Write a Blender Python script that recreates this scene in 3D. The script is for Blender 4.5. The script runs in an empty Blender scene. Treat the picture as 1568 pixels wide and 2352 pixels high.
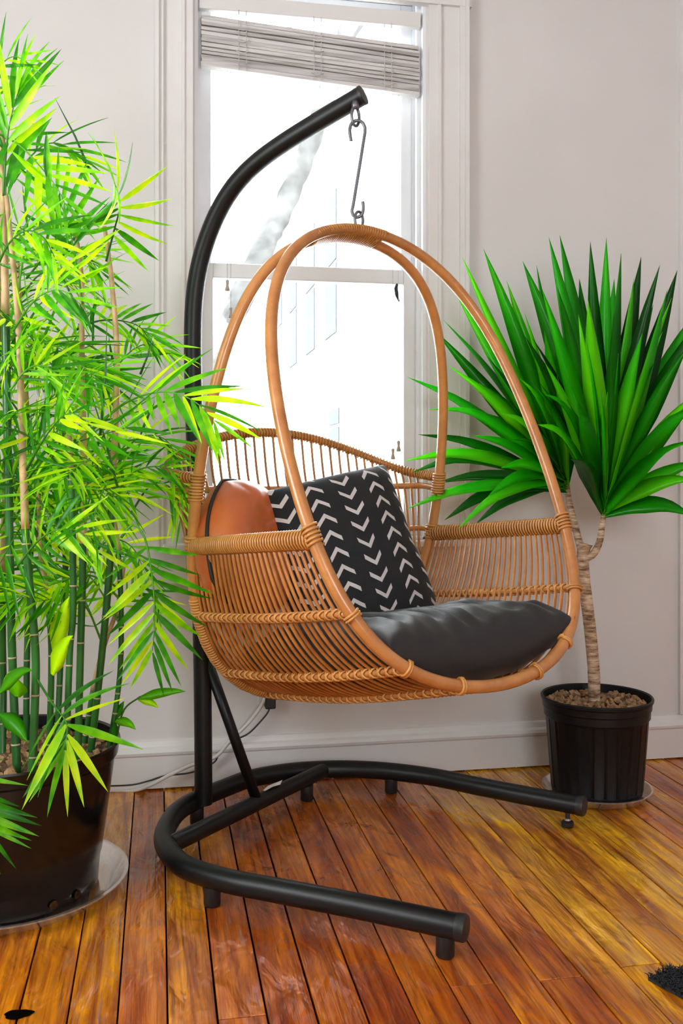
import bpy, math, random
from mathutils import Vector, Matrix, noise as mnoise
from math import sin, cos, pi, sqrt, radians as RAD

# ------------------------------------------------------------------ camera frame
FPX, CX, YH = 2230.0, 784.0, 1080.0            # focal length in pixels, principal point
YAW = math.atan(419.0 / FPX)
CAM = Vector((0.0, -3.108, 1.0))
FWD = Vector((sin(YAW), cos(YAW), 0.0)); RGT = Vector((cos(YAW), -sin(YAW), 0.0)); UP = Vector((0, 0, 1))
S = bpy.context.scene
C = S.collection

cd = bpy.data.cameras.new('camera'); cam = bpy.data.objects.new('camera', cd); C.objects.link(cam)
cam.location = CAM
cam.rotation_euler = (pi / 2, 0, -YAW)
cd.sensor_fit = 'VERTICAL'; cd.sensor_height = 36.0; cd.lens = FPX / 2352.0 * 36.0
cd.shift_y = -(1176.0 - YH) / 2352.0
cd.clip_start = 0.02; cd.clip_end = 200
S.camera = cam

# ------------------------------------------------------------------ world and lights
wd = bpy.data.worlds.new('overcast_sky'); S.world = wd; wd.use_nodes = True
wb = wd.node_tree.nodes['Background']
wb.inputs[0].default_value = (0.93, 0.97, 1.0, 1); wb.inputs[1].default_value = 9.0

def area(name, loc, direction, sx, sy, power, col):
    l = bpy.data.lights.new(name, 'AREA'); l.shape = 'RECTANGLE'; l.size = sx; l.size_y = sy
    l.energy = power; l.color = col
    o = bpy.data.objects.new(name, l); C.objects.link(o); o.location = loc
    o.rotation_euler = Vector(direction).to_track_quat('-Z', 'Y').to_euler()
    return o
# the sky lights the room through three windows; portals only guide the sampling
def portal(name, loc, direction, sx, sy):
    o = area(name, loc, direction, sx, sy, 1, (1, 1, 1)); o.data.cycles.is_portal = True
portal('left_window_portal', (-1.99, -2.05, 1.70), (1, 0, 0), 1.4, 1.4)
portal('rear_window_portal', (0.40, -5.59, 1.75), (0, 1, 0), 1.5, 1.3)
portal('front_window_portal', (0.49, 0.21, 1.685), (0, -1, 0), 0.75, 1.82)

S.view_settings.view_transform = 'Standard'; S.view_settings.look = 'None'
S.view_settings.exposure = 0.78; S.view_settings.gamma = 1.0; S.view_settings.use_curve_mapping = False
S.cycles.max_bounces = 6; S.cycles.diffuse_bounces = 4; S.cycles.glossy_bounces = 3; S.cycles.transmission_bounces = 3; S.cycles.transparent_max_bounces = 12
S.cycles.use_adaptive_sampling = True; S.cycles.adaptive_threshold = 0.10; S.cycles.adaptive_min_samples = 16; S.cycles.use_denoising = True
S.cycles.caustics_reflective = False; S.cycles.caustics_refractive = False
S.cycles.sample_clamp_indirect = 6.0

# ------------------------------------------------------------------ helpers
def W(x, t, z):                     # right, forward (both from the camera foot), height
    return Vector((CAM.x, CAM.y, 0)) + RGT * x + FWD * t + UP * z
def px(u, v, t):                    # a point seen at photograph pixel (u, v) at forward distance t
    return W((u - CX) / FPX * t, t, 1.0 + (YH - v) / FPX * t)
def on_y(u, v, y):                  # where the ray meets the plane y
    d = FWD + RGT * ((u - CX) / FPX) + UP * ((YH - v) / FPX)
    return CAM + d * ((y - CAM.y) / d.y)

def origin_of(p):
    o = Vector((0, 0, 0))
    while p is not None:
        o += p.location; p = p.parent
    return o
def tag(o, label=None, cat=None, group=None, kind=None):
    if label: o['label'] = label
    if cat: o['category'] = cat
    if group: o['group'] = group
    if kind: o['kind'] = kind
    return o
def empty(name, loc, label=None, cat=None, group=None, kind=None, parent=None):
    o = bpy.data.objects.new(name, None); C.objects.link(o); o.empty_display_size = 0.05
    o.location = Vector(loc) - origin_of(parent); o.parent = parent
    return tag(o, label, cat, group, kind)
class MB:
    def __init__(s): s.v = []; s.f = []
    def add(s, v, f):
        n = len(s.v); s.v += [tuple(a) for a in v]; s.f += [tuple(i + n for i in q) for q in f]; return s
    def box(s, a, b):
        (x0, y0, z0), (x1, y1, z1) = a, b
        return s.add([(x0,y0,z0),(x1,y0,z0),(x1,y1,z0),(x0,y1,z0),(x0,y0,z1),(x1,y0,z1),(x1,y1,z1),(x0,y1,z1)],
                     [(3,2,1,0),(4,5,6,7),(0,1,5,4),(1,2,6,5),(2,3,7,6),(3,0,4,7)])
    def tube(s, pts, r, n=10, closed=False, caps=True, squash=None):
        P = [Vector(p) for p in pts]; m = len(P)
        R = r if isinstance(r, (list, tuple)) else [r] * m
        T = []
        for i in range(m):
            a = P[(i - 1) % m] if (closed or i) else P[i]; b = P[(i + 1) % m] if (closed or i < m - 1) else P[i]
            d = b - a
            T.append(d.normalized() if d.length > 1e-9 else Vector((0, 0, 1)))
        ref = Vector((0, 0, 1)) if abs(T[0].z) < 0.9 else Vector((1, 0, 0))
        N = (ref - T[0] * ref.dot(T[0])).normalized(); vs = []
        for i in range(m):
            N = N - T[i] * N.dot(T[i])
            if N.length < 1e-6: N = T[i].orthogonal()
            N.normalize(); B = T[i].cross(N)
            for k in range(n):
                a = 2 * pi * k / n
                vs.append(P[i] + (N * cos(a) + B * sin(a)) * R[i])
        fs = []
        for i in range(m if closed else m - 1):
            j = (i + 1) % m
            for k in range(n):
                k2 = (k + 1) % n
                fs.append((i*n+k, i*n+k2, j*n+k2, j*n+k))
        if caps and not closed:
            fs.append(tuple(range(n))[::-1]); fs.append(tuple((m-1)*n + k for k in range(n)))
        return s.add(vs, fs)
    def lathe(s, c, prof, n=48, rib=None):          # prof: (radius, z) list about the vertical through c
        vs = []; m = len(prof)
        for i, (r, z) in enumerate(prof):
            for k in range(n):
                a = 2 * pi * k / n; rr = rib(r, z, a) if rib else r
                vs.append((c[0] + rr * cos(a), c[1] + rr * sin(a), c[2] + z))
        fs = [(i*n+k, i*n+(k+1)%n, (i+1)*n+(k+1)%n, (i+1)*n+k) for i in range(m-1) for k in range(n)]
        return s.add(vs, fs)
    def build(s, name, mat, parent=None, smooth=True, bevel=0, kind=None, sub=0, auto=None):
        me = bpy.data.meshes.new(name); o0 = origin_of(parent)
        me.from_pydata([(v[0]-o0.x, v[1]-o0.y, v[2]-o0.z) for v in s.v], [], s.f); me.update()
        if mat: me.materials.append(mat)
        o = bpy.data.objects.new(name, me); C.objects.link(o); o.parent = parent
        if smooth:
            me.polygons.foreach_set('use_smooth', [True] * len(me.polygons))
            if auto is not None:
                me.set_sharp_from_angle(angle=RAD(auto))
        if bevel:
            b = o.modifiers.new('bevel', 'BEVEL'); b.width = bevel; b.segments = 2; b.limit_method = 'ANGLE'
        if sub:
            q = o.modifiers.new('sub', 'SUBSURF'); q.levels = sub; q.render_levels = sub
        if kind: o['kind'] = kind
        return o
def spline(pts, n=8, closed=False):
    P = [Vector(p) for p in pts]; m = len(P); out = []
    for i in range(m if closed else m - 1):
        p0 = P[(i-1) % m] if (closed or i) else P[0] * 2 - P[1]; p1 = P[i]; p2 = P[(i+1) % m]
        p3 = P[(i+2) % m] if (closed or i < m-2) else P[-1] * 2 - P[-2]
        for k in range(n):
            t = k / n
            out.append(0.5 * ((2*p1) + (p2-p0)*t + (2*p0-5*p1+4*p2-p3)*t*t + (3*p1-p0-3*p2+p3)*t**3))
    if not closed: out.append(P[-1])
    return out
def resample(P, n):
    L = [0]
    for a, b in zip(P, P[1:]): L.append(L[-1] + (b - a).length)
    out = []; j = 0
    for i in range(n):
        d = L[-1] * i / (n - 1)
        while j < len(P) - 2 and L[j+1] < d: j += 1
        s = (d - L[j]) / max(L[j+1] - L[j], 1e-9)
        out.append(P[j].lerp(P[j+1], min(1, s)))
    return out
def helix(path, r, turns, per=10, sz=None, hand=1, phase=0):     # coil around a path
    n = int(turns * per) + 1; P = resample(path, n); out = []
    T0 = (P[1] - P[0]).normalized(); ref = UP if abs(T0.z) < .8 else Vector((1, 0, 0))
    N = (ref - T0 * ref.dot(T0)).normalized()
    for i in range(n):
        T = (P[min(i+1, n-1)] - P[max(i-1, 0)]).normalized()
        N = (N - T * N.dot(T)).normalized(); B = T.cross(N); a = hand * 2 * pi * i / per + phase
        out.append(P[i] + N * cos(a) * (sz or r) + B * sin(a) * r)
    return out

# ------------------------------------------------------------------ materials
def mat(name):
    m = bpy.data.materials.new(name); m.use_nodes = True
    nt = m.node_tree; return m, nt, nt.nodes['Principled BSDF']
def node(nt, typ, ins=None, **kw):
    n = nt.nodes.new(typ)
    for k, v in kw.items(): setattr(n, k, v)
    for k, v in (ins or {}).items():
        if isinstance(v, bpy.types.NodeSocket): nt.links.new(v, n.inputs[k])
        else: n.inputs[k].default_value = v
    return n
def ramp(nt, fac, stops, interp='LINEAR'):
    n = nt.nodes.new('ShaderNodeValToRGB'); n.color_ramp.interpolation = interp; e = n.color_ramp.elements
    while len(e) < len(stops): e.new(0.5)
    for i, (p, c) in enumerate(stops):
        e[i].position = p; e[i].color = (c[0], c[1], c[2], 1) if len(c) == 3 else c
    nt.links.new(fac, n.inputs[0]); return n.outputs[0]
def rnd(nt):           # one random value per object and per loose piece
    a = node(nt, 'ShaderNodeObjectInfo').outputs['Random']; b = node(nt, 'ShaderNodeNewGeometry').outputs['Random Per Island']
    s = node(nt, 'ShaderNodeMath', {0: a, 1: b}, operation='ADD')
    return node(nt, 'ShaderNodeMath', {0: s.outputs[0]}, operation='FRACT').outputs[0]
def mix(nt, fac, a, b, blend='MIX'):
    n = node(nt, 'ShaderNodeMix', data_type='RGBA', blend_type=blend)
    for i, v in ((0, fac), (6, a), (7, b)):
        if isinstance(v, bpy.types.NodeSocket): nt.links.new(v, n.inputs[i])
        else: n.inputs[i].default_value = v if i == 0 else (v[0], v[1], v[2], 1)
    return n.outputs[2]
def plain(name, col, rough=0.5, metal=0.0, spec=0.5, var=0.0, scale=30, bump=0.0, coat=0.0, sheen=0.0):
    m, nt, b = mat(name)
    b.inputs['Base Color'].default_value = (*col, 1); b.inputs['Roughness'].default_value = rough
    b.inputs['Metallic'].default_value = metal; b.inputs['Specular IOR Level'].default_value = spec
    b.inputs['Coat Weight'].default_value = coat; b.inputs['Coat Roughness'].default_value = 0.15
    b.inputs['Sheen Weight'].default_value = sheen
    if var or bump:
        tc = node(nt, 'ShaderNodeTexCoord').outputs['Object']
        nz = node(nt, 'ShaderNodeTexNoise', {'Vector': tc, 'Scale': scale, 'Detail': 5})
        if var:
            c = ramp(nt, nz.outputs[0], [(0.3, [x * (1 - var) for x in col]), (0.7, [min(1, x * (1 + var)) for x in col])])
            nt.links.new(c, b.inputs['Base Color'])
        if bump:
            bp = node(nt, 'ShaderNodeBump', {'Height': nz.outputs[0], 'Strength': bump, 'Distance': 0.01})
            nt.links.new(bp.outputs[0], b.inputs['Normal'])
    return m
M = {}
M['wall'] = plain('painted_plaster', (0.655, 0.635, 0.625), 0.7, var=0.02, scale=3, bump=0.03)
M['ceiling'] = plain('ceiling_paint', (0.80, 0.79, 0.78), 0.8, var=0.01, scale=3)
M['trim'] = plain('painted_trim', (0.69, 0.675, 0.668), 0.4, var=0.02, scale=6)
M['sash'] = plain('sash_paint', (0.74, 0.75, 0.77), 0.4, var=0.02, scale=8)
M['black_metal'] = plain('black_powder_coat', (0.004, 0.0043, 0.005), 0.42, spec=0.36, var=0.1, scale=200, bump=0.02)
M['cap'] = plain('black_plastic_cap', (0.012, 0.012, 0.013), 0.45, var=0.1)
M['steel'] = plain('grey_steel', (0.16, 0.16, 0.18), 0.35, metal=0.7, var=0.1)
M['bolt'] = plain('bright_bolt', (0.6, 0.6, 0.6), 0.3, metal=0.9, var=0.05)
M['pot_gloss'] = plain('glossy_black_pot', (0.004, 0.004, 0.005), 0.20, spec=0.45, var=0.2, scale=8, bump=0.02)
M['pot_matt'] = plain('black_nursery_pot', (0.004, 0.0042, 0.0055), 0.40, spec=0.28, var=0.2, scale=30, bump=0.03)
M['white_cable'] = plain('white_cable', (0.62, 0.60, 0.57), 0.45, var=0.03)
M['paper'] = plain('white_label_paper', (0.8, 0.8, 0.8), 0.6, var=0.05)
M['dark'] = plain('dark_void', (0.003, 0.0025, 0.002), 0.9, spec=0.0, var=0.2)
M['rug'] = plain('black_rug_yarn', (0.010, 0.011, 0.015), 0.85, var=0.4, scale=60)
M['drain'] = plain('root_filled_hole', (0.05, 0.025, 0.01), 0.9, spec=0.0, var=0.8, scale=150)
M['blind'] = None

def glassy(name, tint, gloss):
    m, nt, b = mat(name); nt.nodes.remove(b)
    tr = node(nt, 'ShaderNodeBsdfTransparent', {0: (*tint, 1)})
    gl = node(nt, 'ShaderNodeBsdfGlossy', {0: (1, 1, 1, 1), 'Roughness': 0.06})
    fr = node(nt, 'ShaderNodeFresnel', {0: 1.45})
    k = node(nt, 'ShaderNodeMath', {0: fr.outputs[0], 1: gloss}, operation='MULTIPLY', use_clamp=True)
    mx = node(nt, 'ShaderNodeMixShader', {0: k.outputs[0], 1: tr.outputs[0], 2: gl.outputs[0]})
    nt.links.new(mx.outputs[0], nt.nodes['Material Output'].inputs[0]); return m
M['glass'] = glassy('window_glass', (0.98, 0.99, 0.99), 0.8)
M['clear_plastic'] = None

def m_clear_plastic():
    m, nt, b = mat('clear_vinyl'); nt.nodes.remove(b)
    tr = node(nt, 'ShaderNodeBsdfTransparent', {0: (0.93, 0.93, 0.93, 1)})
    gl = node(nt, 'ShaderNodeBsdfGlossy', {0: (1, 1, 1, 1), 'Roughness': 0.12})
    df = node(nt, 'ShaderNodeBsdfDiffuse', {0: (0.75, 0.73, 0.72, 1)})
    fr = node(nt, 'ShaderNodeFresnel', {0: 1.5})
    m1 = node(nt, 'ShaderNodeMixShader', {0: 0.13, 1: tr.outputs[0], 2: df.outputs[0]})
    k = node(nt, 'ShaderNodeMath', {0: fr.outputs[0], 1: 0.55}, operation='MULTIPLY', use_clamp=True)
    m2 = node(nt, 'ShaderNodeMixShader', {0: k.outputs[0], 1: m1.outputs[0], 2: gl.outputs[0]})
    nt.links.new(m2.outputs[0], nt.nodes['Material Output'].inputs[0]); return m
M['clear_plastic'] = m_clear_plastic()

def m_floor():
    m, nt, b = mat('varnished_pine_plank')
    oi = node(nt, 'ShaderNodeObjectInfo')
    tc = node(nt, 'ShaderNodeTexCoord').outputs['Object']
    off = node(nt, 'ShaderNodeVectorMath', {0: (37.0, 91.0, 13.0), 'Scale': oi.outputs['Random']}, operation='SCALE')
    p = node(nt, 'ShaderNodeVectorMath', {0: tc, 1: off.outputs[0]}, operation='ADD').outputs[0]
    grain = node(nt, 'ShaderNodeTexNoise', {'Vector': node(nt, 'ShaderNodeMapping', {0: p, 'Scale': (26, 1.6, 1)}).outputs[0], 'Scale': 1.0, 'Detail': 7, 'Roughness': 0.62, 'Distortion': 1.6})
    fine = node(nt, 'ShaderNodeTexNoise', {'Vector': node(nt, 'ShaderNodeMapping', {0: p, 'Scale': (190, 5, 1)}).outputs[0], 'Scale': 1.0, 'Detail': 4, 'Roughness': 0.6, 'Distortion': 0.4})
    patch = node(nt, 'ShaderNodeTexNoise', {'Vector': node(nt, 'ShaderNodeMapping', {0: p, 'Scale': (7, 2.4, 1)}).outputs[0], 'Scale': 1.0, 'Detail': 4, 'Distortion': 0.6})
    tone = node(nt, 'ShaderNodeSeparateColor', {0: oi.outputs['Color']}).outputs[0]
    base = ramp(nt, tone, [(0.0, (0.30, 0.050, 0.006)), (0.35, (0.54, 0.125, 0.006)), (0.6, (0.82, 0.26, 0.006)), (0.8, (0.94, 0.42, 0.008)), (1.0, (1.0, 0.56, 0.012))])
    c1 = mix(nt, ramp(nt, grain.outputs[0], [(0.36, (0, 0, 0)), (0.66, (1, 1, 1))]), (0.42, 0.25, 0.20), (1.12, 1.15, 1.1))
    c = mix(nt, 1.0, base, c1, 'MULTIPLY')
    c = mix(nt, ramp(nt, patch.outputs[0], [(0.44, (0, 0, 0)), (0.64, (0.85, 0.85, 0.85))]), c, mix(nt, 1.0, c, (0.52, 0.28, 0.25), 'MULTIPLY'))
    c = mix(nt, ramp(nt, fine.outputs[0], [(0.55, (0, 0, 0)), (0.72, (0.75, 0.75, 0.75))]), c, (0.055, 0.020, 0.008))
    wear = node(nt, 'ShaderNodeTexNoise', {'Vector': node(nt, 'ShaderNodeMapping', {0: p, 'Scale': (60, 4, 1), 'Location': (5, 3, 0)}).outputs[0], 'Scale': 1.0, 'Detail': 6, 'Roughness': 0.7})
    wm = node(nt, 'ShaderNodeMath', {0: ramp(nt, wear.outputs[0], [(0.58, (0, 0, 0)), (0.66, (1, 1, 1))]), 1: ramp(nt, patch.outputs[0], [(0.5, (0, 0, 0)), (0.66, (1, 1, 1))])}, operation='MULTIPLY')
    c = mix(nt, wm.outputs[0], c, (0.34, 0.20, 0.13))
    nt.links.new(c, b.inputs['Base Color'])
    r = node(nt, 'ShaderNodeMapRange', {0: patch.outputs[0], 1: 0.3, 2: 0.7, 3: 0.20, 4: 0.42})
    nt.links.new(r.outputs[0], b.inputs['Roughness'])
    b.inputs['Specular IOR Level'].default_value = 0.5; b.inputs['Coat Weight'].default_value = 0.5; b.inputs['Coat Roughness'].default_value = 0.2
    h = node(nt, 'ShaderNodeMath', {0: fine.outputs[0], 1: patch.outputs[0]}, operation='ADD')
    bp = node(nt, 'ShaderNodeBump', {'Height': h.outputs[0], 'Strength': 0.35, 'Distance': 0.004})
    wave = node(nt, 'ShaderNodeTexNoise', {'Vector': node(nt, 'ShaderNodeMapping', {0: p, 'Scale': (16, 6, 1), 'Location': (1, 7, 0)}).outputs[0], 'Scale': 1.0, 'Detail': 3, 'Distortion': 0.5})
    b2 = node(nt, 'ShaderNodeBump', {'Height': wave.outputs[0], 'Strength': 0.7, 'Distance': 0.03, 'Normal': bp.outputs[0]})
    nt.links.new(b2.outputs[0], b.inputs['Normal']); nt.links.new(b2.outputs[0], b.inputs['Coat Normal'])
    return m
M['floor'] = m_floor()

def m_rattan(name, c0, c1, rough, coat):
    m, nt, b = mat(name)
    tc = node(nt, 'ShaderNodeTexCoord').outputs['Object']
    nz = node(nt, 'ShaderNodeTexNoise', {'Vector': tc, 'Scale': 14, 'Detail': 5, 'Roughness': 0.65})
    v = node(nt, 'ShaderNodeMath', {0: nz.outputs[0], 1: node(nt, 'ShaderNodeMath', {0: rnd(nt), 1: 0.25}, operation='MULTIPLY').outputs[0]}, operation='ADD')
    nt.links.new(ramp(nt, v.outputs[0], [(0.38, c0), (0.82, c1)]), b.inputs['Base Color'])
    b.inputs['Roughness'].default_value = rough; b.inputs['Coat Weight'].default_value = coat; b.inputs['Coat Roughness'].default_value = 0.2
    bp = node(nt, 'ShaderNodeBump', {'Height': nz.outputs[0], 'Strength': 0.1, 'Distance': 0.003}); nt.links.new(bp.outputs[0], b.inputs['Normal'])
    return m
M['rattan'] = m_rattan('rattan_pole', (0.40, 0.145, 0.034), (0.60, 0.26, 0.075), 0.32, 0.35)
M['cane'] = m_rattan('rattan_spindle', (0.29, 0.088, 0.014), (0.56, 0.22, 0.045), 0.32, 0.35)
M['wrap'] = m_rattan('cane_binding', (0.42, 0.165, 0.034), (0.62, 0.29, 0.070), 0.36, 0.25)

def m_leaf(name, stops, trans, tcol, rough=0.35):
    m, nt, b = mat(name)
    r = rnd(nt)
    tc = node(nt, 'ShaderNodeTexCoord').outputs['Object']
    nz = node(nt, 'ShaderNodeTexNoise', {'Vector': tc, 'Scale': 3, 'Detail': 2})
    v = node(nt, 'ShaderNodeMath', {0: r, 1: node(nt, 'ShaderNodeMath', {0: nz.outputs[0], 1: -0.5}, operation='ADD').outputs[0]}, operation='ADD', use_clamp=True)
    c = ramp(nt, v.outputs[0], stops)
    nt.links.new(c, b.inputs['Base Color']); b.inputs['Roughness'].default_value = rough
    b.inputs['Specular IOR Level'].default_value = 0.4
    tl = node(nt, 'ShaderNodeBsdfTranslucent', {0: mix(nt, 1.0, c, tcol, 'MULTIPLY')})
    mx = node(nt, 'ShaderNodeMixShader', {0: trans, 1: b.outputs[0], 2: tl.outputs[0]})
    nt.links.new(mx.outputs[0], nt.nodes['Material Output'].inputs[0]); return m
M['palm_leaf'] = m_leaf('palm_leaflet', [(0.0, (0.015, 0.17, 0.005)), (0.35, (0.06, 0.40, 0.004)), (0.68, (0.24, 0.72, 0.004)), (1.0, (0.66, 0.95, 0.006))], 0.55, (1.7, 1.4, 1.0))
M['yucca_leaf'] = m_leaf('sword_leaf', [(0.0, (0.006, 0.10, 0.005)), (0.3, (0.012, 0.30, 0.004)), (0.65, (0.03, 0.58, 0.005)), (1.0, (0.20, 0.80, 0.008))], 0.46, (1.6, 1.35, 1.0), 0.3)
def m_cane_green():
    m, nt, b = mat('palm_cane_green')
    tc = node(nt, 'ShaderNodeTexCoord').outputs['Object']
    nz = node(nt, 'ShaderNodeTexNoise', {'Vector': tc, 'Scale': 6, 'Detail': 4})
    nt.links.new(ramp(nt, nz.outputs[0], [(0.3, (0.008, 0.06, 0.012)), (0.7, (0.03, 0.17, 0.022))]), b.inputs['Base Color'])
    b.inputs['Roughness'].default_value = 0.32; return m
M['cane_green'] = m_cane_green()
M['sheath'] = plain('dry_leaf_sheath', (0.50, 0.33, 0.17), 0.6, var=0.35, scale=25, bump=0.2)
M['node'] = plain('cane_node_scar', (0.42, 0.34, 0.22), 0.6, var=0.2)
M['bark'] = None
def m_bark():
    m, nt, b = mat('ringed_trunk_bark')
    tc = node(nt, 'ShaderNodeTexCoord').outputs['Object']
    nz = node(nt, 'ShaderNodeTexNoise', {'Vector': node(nt, 'ShaderNodeMapping', {0: tc, 'Scale': (18, 18, 110)}).outputs[0], 'Scale': 1.0, 'Detail': 4, 'Roughness': 0.7})
    nt.links.new(ramp(nt, nz.outputs[0], [(0.36, (0.12, 0.06, 0.03)), (0.5, (0.42, 0.28, 0.17)), (0.66, (0.66, 0.52, 0.38))]), b.inputs['Base Color'])
    b.inputs['Roughness'].default_value = 0.75
    bp = node(nt, 'ShaderNodeBump', {'Height': nz.outputs[0], 'Strength': 0.6, 'Distance': 0.004}); nt.links.new(bp.outputs[0], b.inputs['Normal'])
    return m
M['bark'] = m_bark()
M['soil'] = plain('potting_soil', (0.12, 0.06, 0.03), 0.9, var=0.7, scale=90, bump=0.8)
M['bark_chip'] = plain('bark_chip', (0.30, 0.17, 0.08), 0.8, var=0.6, scale=40, bump=0.3)
M['leather'] = plain('tan_leather', (0.50, 0.115, 0.030), 0.32, spec=0.5, var=0.25, scale=7, bump=0.06, coat=0.1)
M['zip'] = plain('black_zip_tape', (0.012, 0.010, 0.010), 0.6, var=0.2)
M['charcoal'] = plain('charcoal_cotton', (0.007, 0.007, 0.009), 0.50, spec=0.45, var=0.12, scale=300, bump=0.06, sheen=0.12)
def m_chevron():
    m, nt, b = mat('black_mudcloth_chevrons')
    uv = node(nt, 'ShaderNodeUVMap', uv_map='UVMap').outputs[0]
    sp = node(nt, 'ShaderNodeSeparateXYZ', {0: uv})
    def mth(op, a, c=None, cl=False):
        d = {0: a}
        if c is not None: d[1] = c
        return node(nt, 'ShaderNodeMath', d, operation=op, use_clamp=cl).outputs[0]
    cu = mth('ADD', mth('MULTIPLY', sp.outputs[0], 4.6), 0.15)
    col = mth('FLOOR', cu); fu = mth('SUBTRACT', mth('FRACT', cu), 0.5)
    sgn = mth('SUBTRACT', mth('MULTIPLY', mth('MODULO', col, 2.0), 2.0), 1.0)
    ab = mth('ABSOLUTE', fu)
    vv = mth('ADD', mth('MULTIPLY', sp.outputs[1], 10.5), mth('MULTIPLY', mth('MULTIPLY', ab, sgn), 1.75))
    vv = mth('ADD', vv, mth('MULTIPLY', col, 0.37))
    stripe = mth('LESS_THAN', mth('FRACT', vv), 0.28)
    inside = mth('LESS_THAN', ab, 0.29)
    msk = mth('MULTIPLY', stripe, inside)
    nz = node(nt, 'ShaderNodeTexNoise', {'Vector': uv, 'Scale': 160, 'Detail': 3})
    c = mix(nt, msk, (0.006, 0.007, 0.010), (0.62, 0.58, 0.58))
    nt.links.new(c, b.inputs['Base Color']); b.inputs['Roughness'].default_value = 0.8
    b.inputs['Sheen Weight'].default_value = 0.08
    bp = node(nt, 'ShaderNodeBump', {'Height': nz.outputs[0], 'Strength': 0.1, 'Distance': 0.003}); nt.links.new(bp.outputs[0], b.inputs['Normal'])
    return m
M['chevron'] = m_chevron()
def m_blind():
    m, nt, b = mat('whitewashed_bamboo_slat')
    tc = node(nt, 'ShaderNodeTexCoord').outputs['Object']
    nz = node(nt, 'ShaderNodeTexNoise', {'Vector': node(nt, 'ShaderNodeMapping', {0: tc, 'Scale': (4, 60, 90)}).outputs[0], 'Scale': 1.0, 'Detail': 4})
    v = node(nt, 'ShaderNodeMath', {0: nz.outputs[0], 1: node(nt, 'ShaderNodeMath', {0: rnd(nt), 1: 0.3}, operation='MULTIPLY').outputs[0]}, operation='ADD')
    c = ramp(nt, v.outputs[0], [(0.4, (0.38, 0.35, 0.34)), (0.75, (0.70, 0.68, 0.67))])
    nt.links.new(c, b.inputs['Base Color']); b.inputs['Roughness'].default_value = 0.6
    tl = node(nt, 'ShaderNodeBsdfTranslucent', {0: c})
    mx = node(nt, 'ShaderNodeMixShader', {0: 0.12, 1: b.outputs[0], 2: tl.outputs[0]})
    nt.links.new(mx.outputs[0], nt.nodes['Material Output'].inputs[0]); return m
M['blind'] = m_blind()
M['tassel'] = plain('wooden_tassel', (0.40, 0.34, 0.28), 0.5, var=0.1)
M['stucco'] = plain('pale_stucco', (0.85, 0.85, 0.85), 0.9, spec=0.0, var=0.03, scale=2)
M['far_frame'] = plain('far_window_frame', (0.16, 0.165, 0.17), 0.9, spec=0.0, var=0.03)
M['far_pane'] = plain('far_window_pane', (0.085, 0.092, 0.098), 0.9, spec=0.0, var=0.1)
M['paving'] = plain('pale_paving', (0.60, 0.60, 0.58), 0.9, var=0.1, scale=2)
M['tree_bark'] = plain('pale_tree_bark', (0.075, 0.075, 0.073), 0.9, spec=0.0, var=0.5, scale=7, bump=0.2)

# ------------------------------------------------------------------ the room
XL, XR, YB, ZC = -1.80, 2.70, -5.40, 2.90
OX0, OX1, OZ0, OZ1 = 0.111, 0.868, 0.770, 2.600        # opening of the visible window
def st(o): o['kind'] = 'structure'; return o

# floor: joists below and single planks on top
fl = st(MB().box((XL-.2, YB-.2, -0.06), (XR+.2, 0.22, -0.012)).build('floor', M['dark'], smooth=False))
random.seed(11)
PW = 0.0897
joints = {}
def tone_at(x):                 # board tone by position, redder mid-floor, yellower to the right
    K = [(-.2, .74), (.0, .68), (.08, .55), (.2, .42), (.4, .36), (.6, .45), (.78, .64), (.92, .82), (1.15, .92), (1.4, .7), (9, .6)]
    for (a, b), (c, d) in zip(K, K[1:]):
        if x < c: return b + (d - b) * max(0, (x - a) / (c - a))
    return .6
i0 = int((XL - 0.0153) / PW) - 1
# plank ends that the photograph shows
def jx(u, v):
    t = FPX / (v - YH); p = px(u, v, t); return int(math.floor((p.x - 0.0153) / PW)), p.y
for u, v in ((1280, 2247), (1090, 2262), (540, 2338), (1480, 2215)):
    k, y = jx(u, v); joints[k] = y
for i in range(i0, i0 + 54):
    x0 = max(XL, 0.0153 + i * PW); x1 = min(XR, 0.0153 + (i + 1) * PW)
    if x1 - x0 < 0.01: continue
    ys = [0.0, joints.get(i, -random.uniform(1.7, 4.6)), YB]
    if i in joints or ys[1] < -3.6: pass
    for a, b in zip(ys, ys[1:]):
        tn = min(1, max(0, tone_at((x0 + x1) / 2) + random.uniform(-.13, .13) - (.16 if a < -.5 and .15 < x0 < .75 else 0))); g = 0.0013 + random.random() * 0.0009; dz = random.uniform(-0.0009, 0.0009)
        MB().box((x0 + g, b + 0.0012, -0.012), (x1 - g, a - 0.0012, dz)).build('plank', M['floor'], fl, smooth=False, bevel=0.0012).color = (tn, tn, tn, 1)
# knot hole with its dark plug, front left
k = on_y(40, 2330, 0); kp = px(42, 2331, FPX / (2331 - YH)); 
kn = MB()
vs = []
for j in range(24):
    a = 2 * pi * j / 24; r = 1 + 0.10 * sin(3 * a + 1) + 0.05 * sin(7 * a)
    vs.append((kp.x + 0.026 * r * cos(a), kp.y + 0.016 * r * sin(a), 0.0016))
kn.add(vs + [(v[0] * 0.6 + kp.x * 0.4, v[1] * 0.6 + kp.y * 0.4, 0.0008) for v in vs],
       [(j, (j + 1) % 24, 24 + (j + 1) % 24, 24 + j) for j in range(24)] + [tuple(range(24, 48))])
kn.build('knot_hole', M['dark'], fl)

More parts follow.
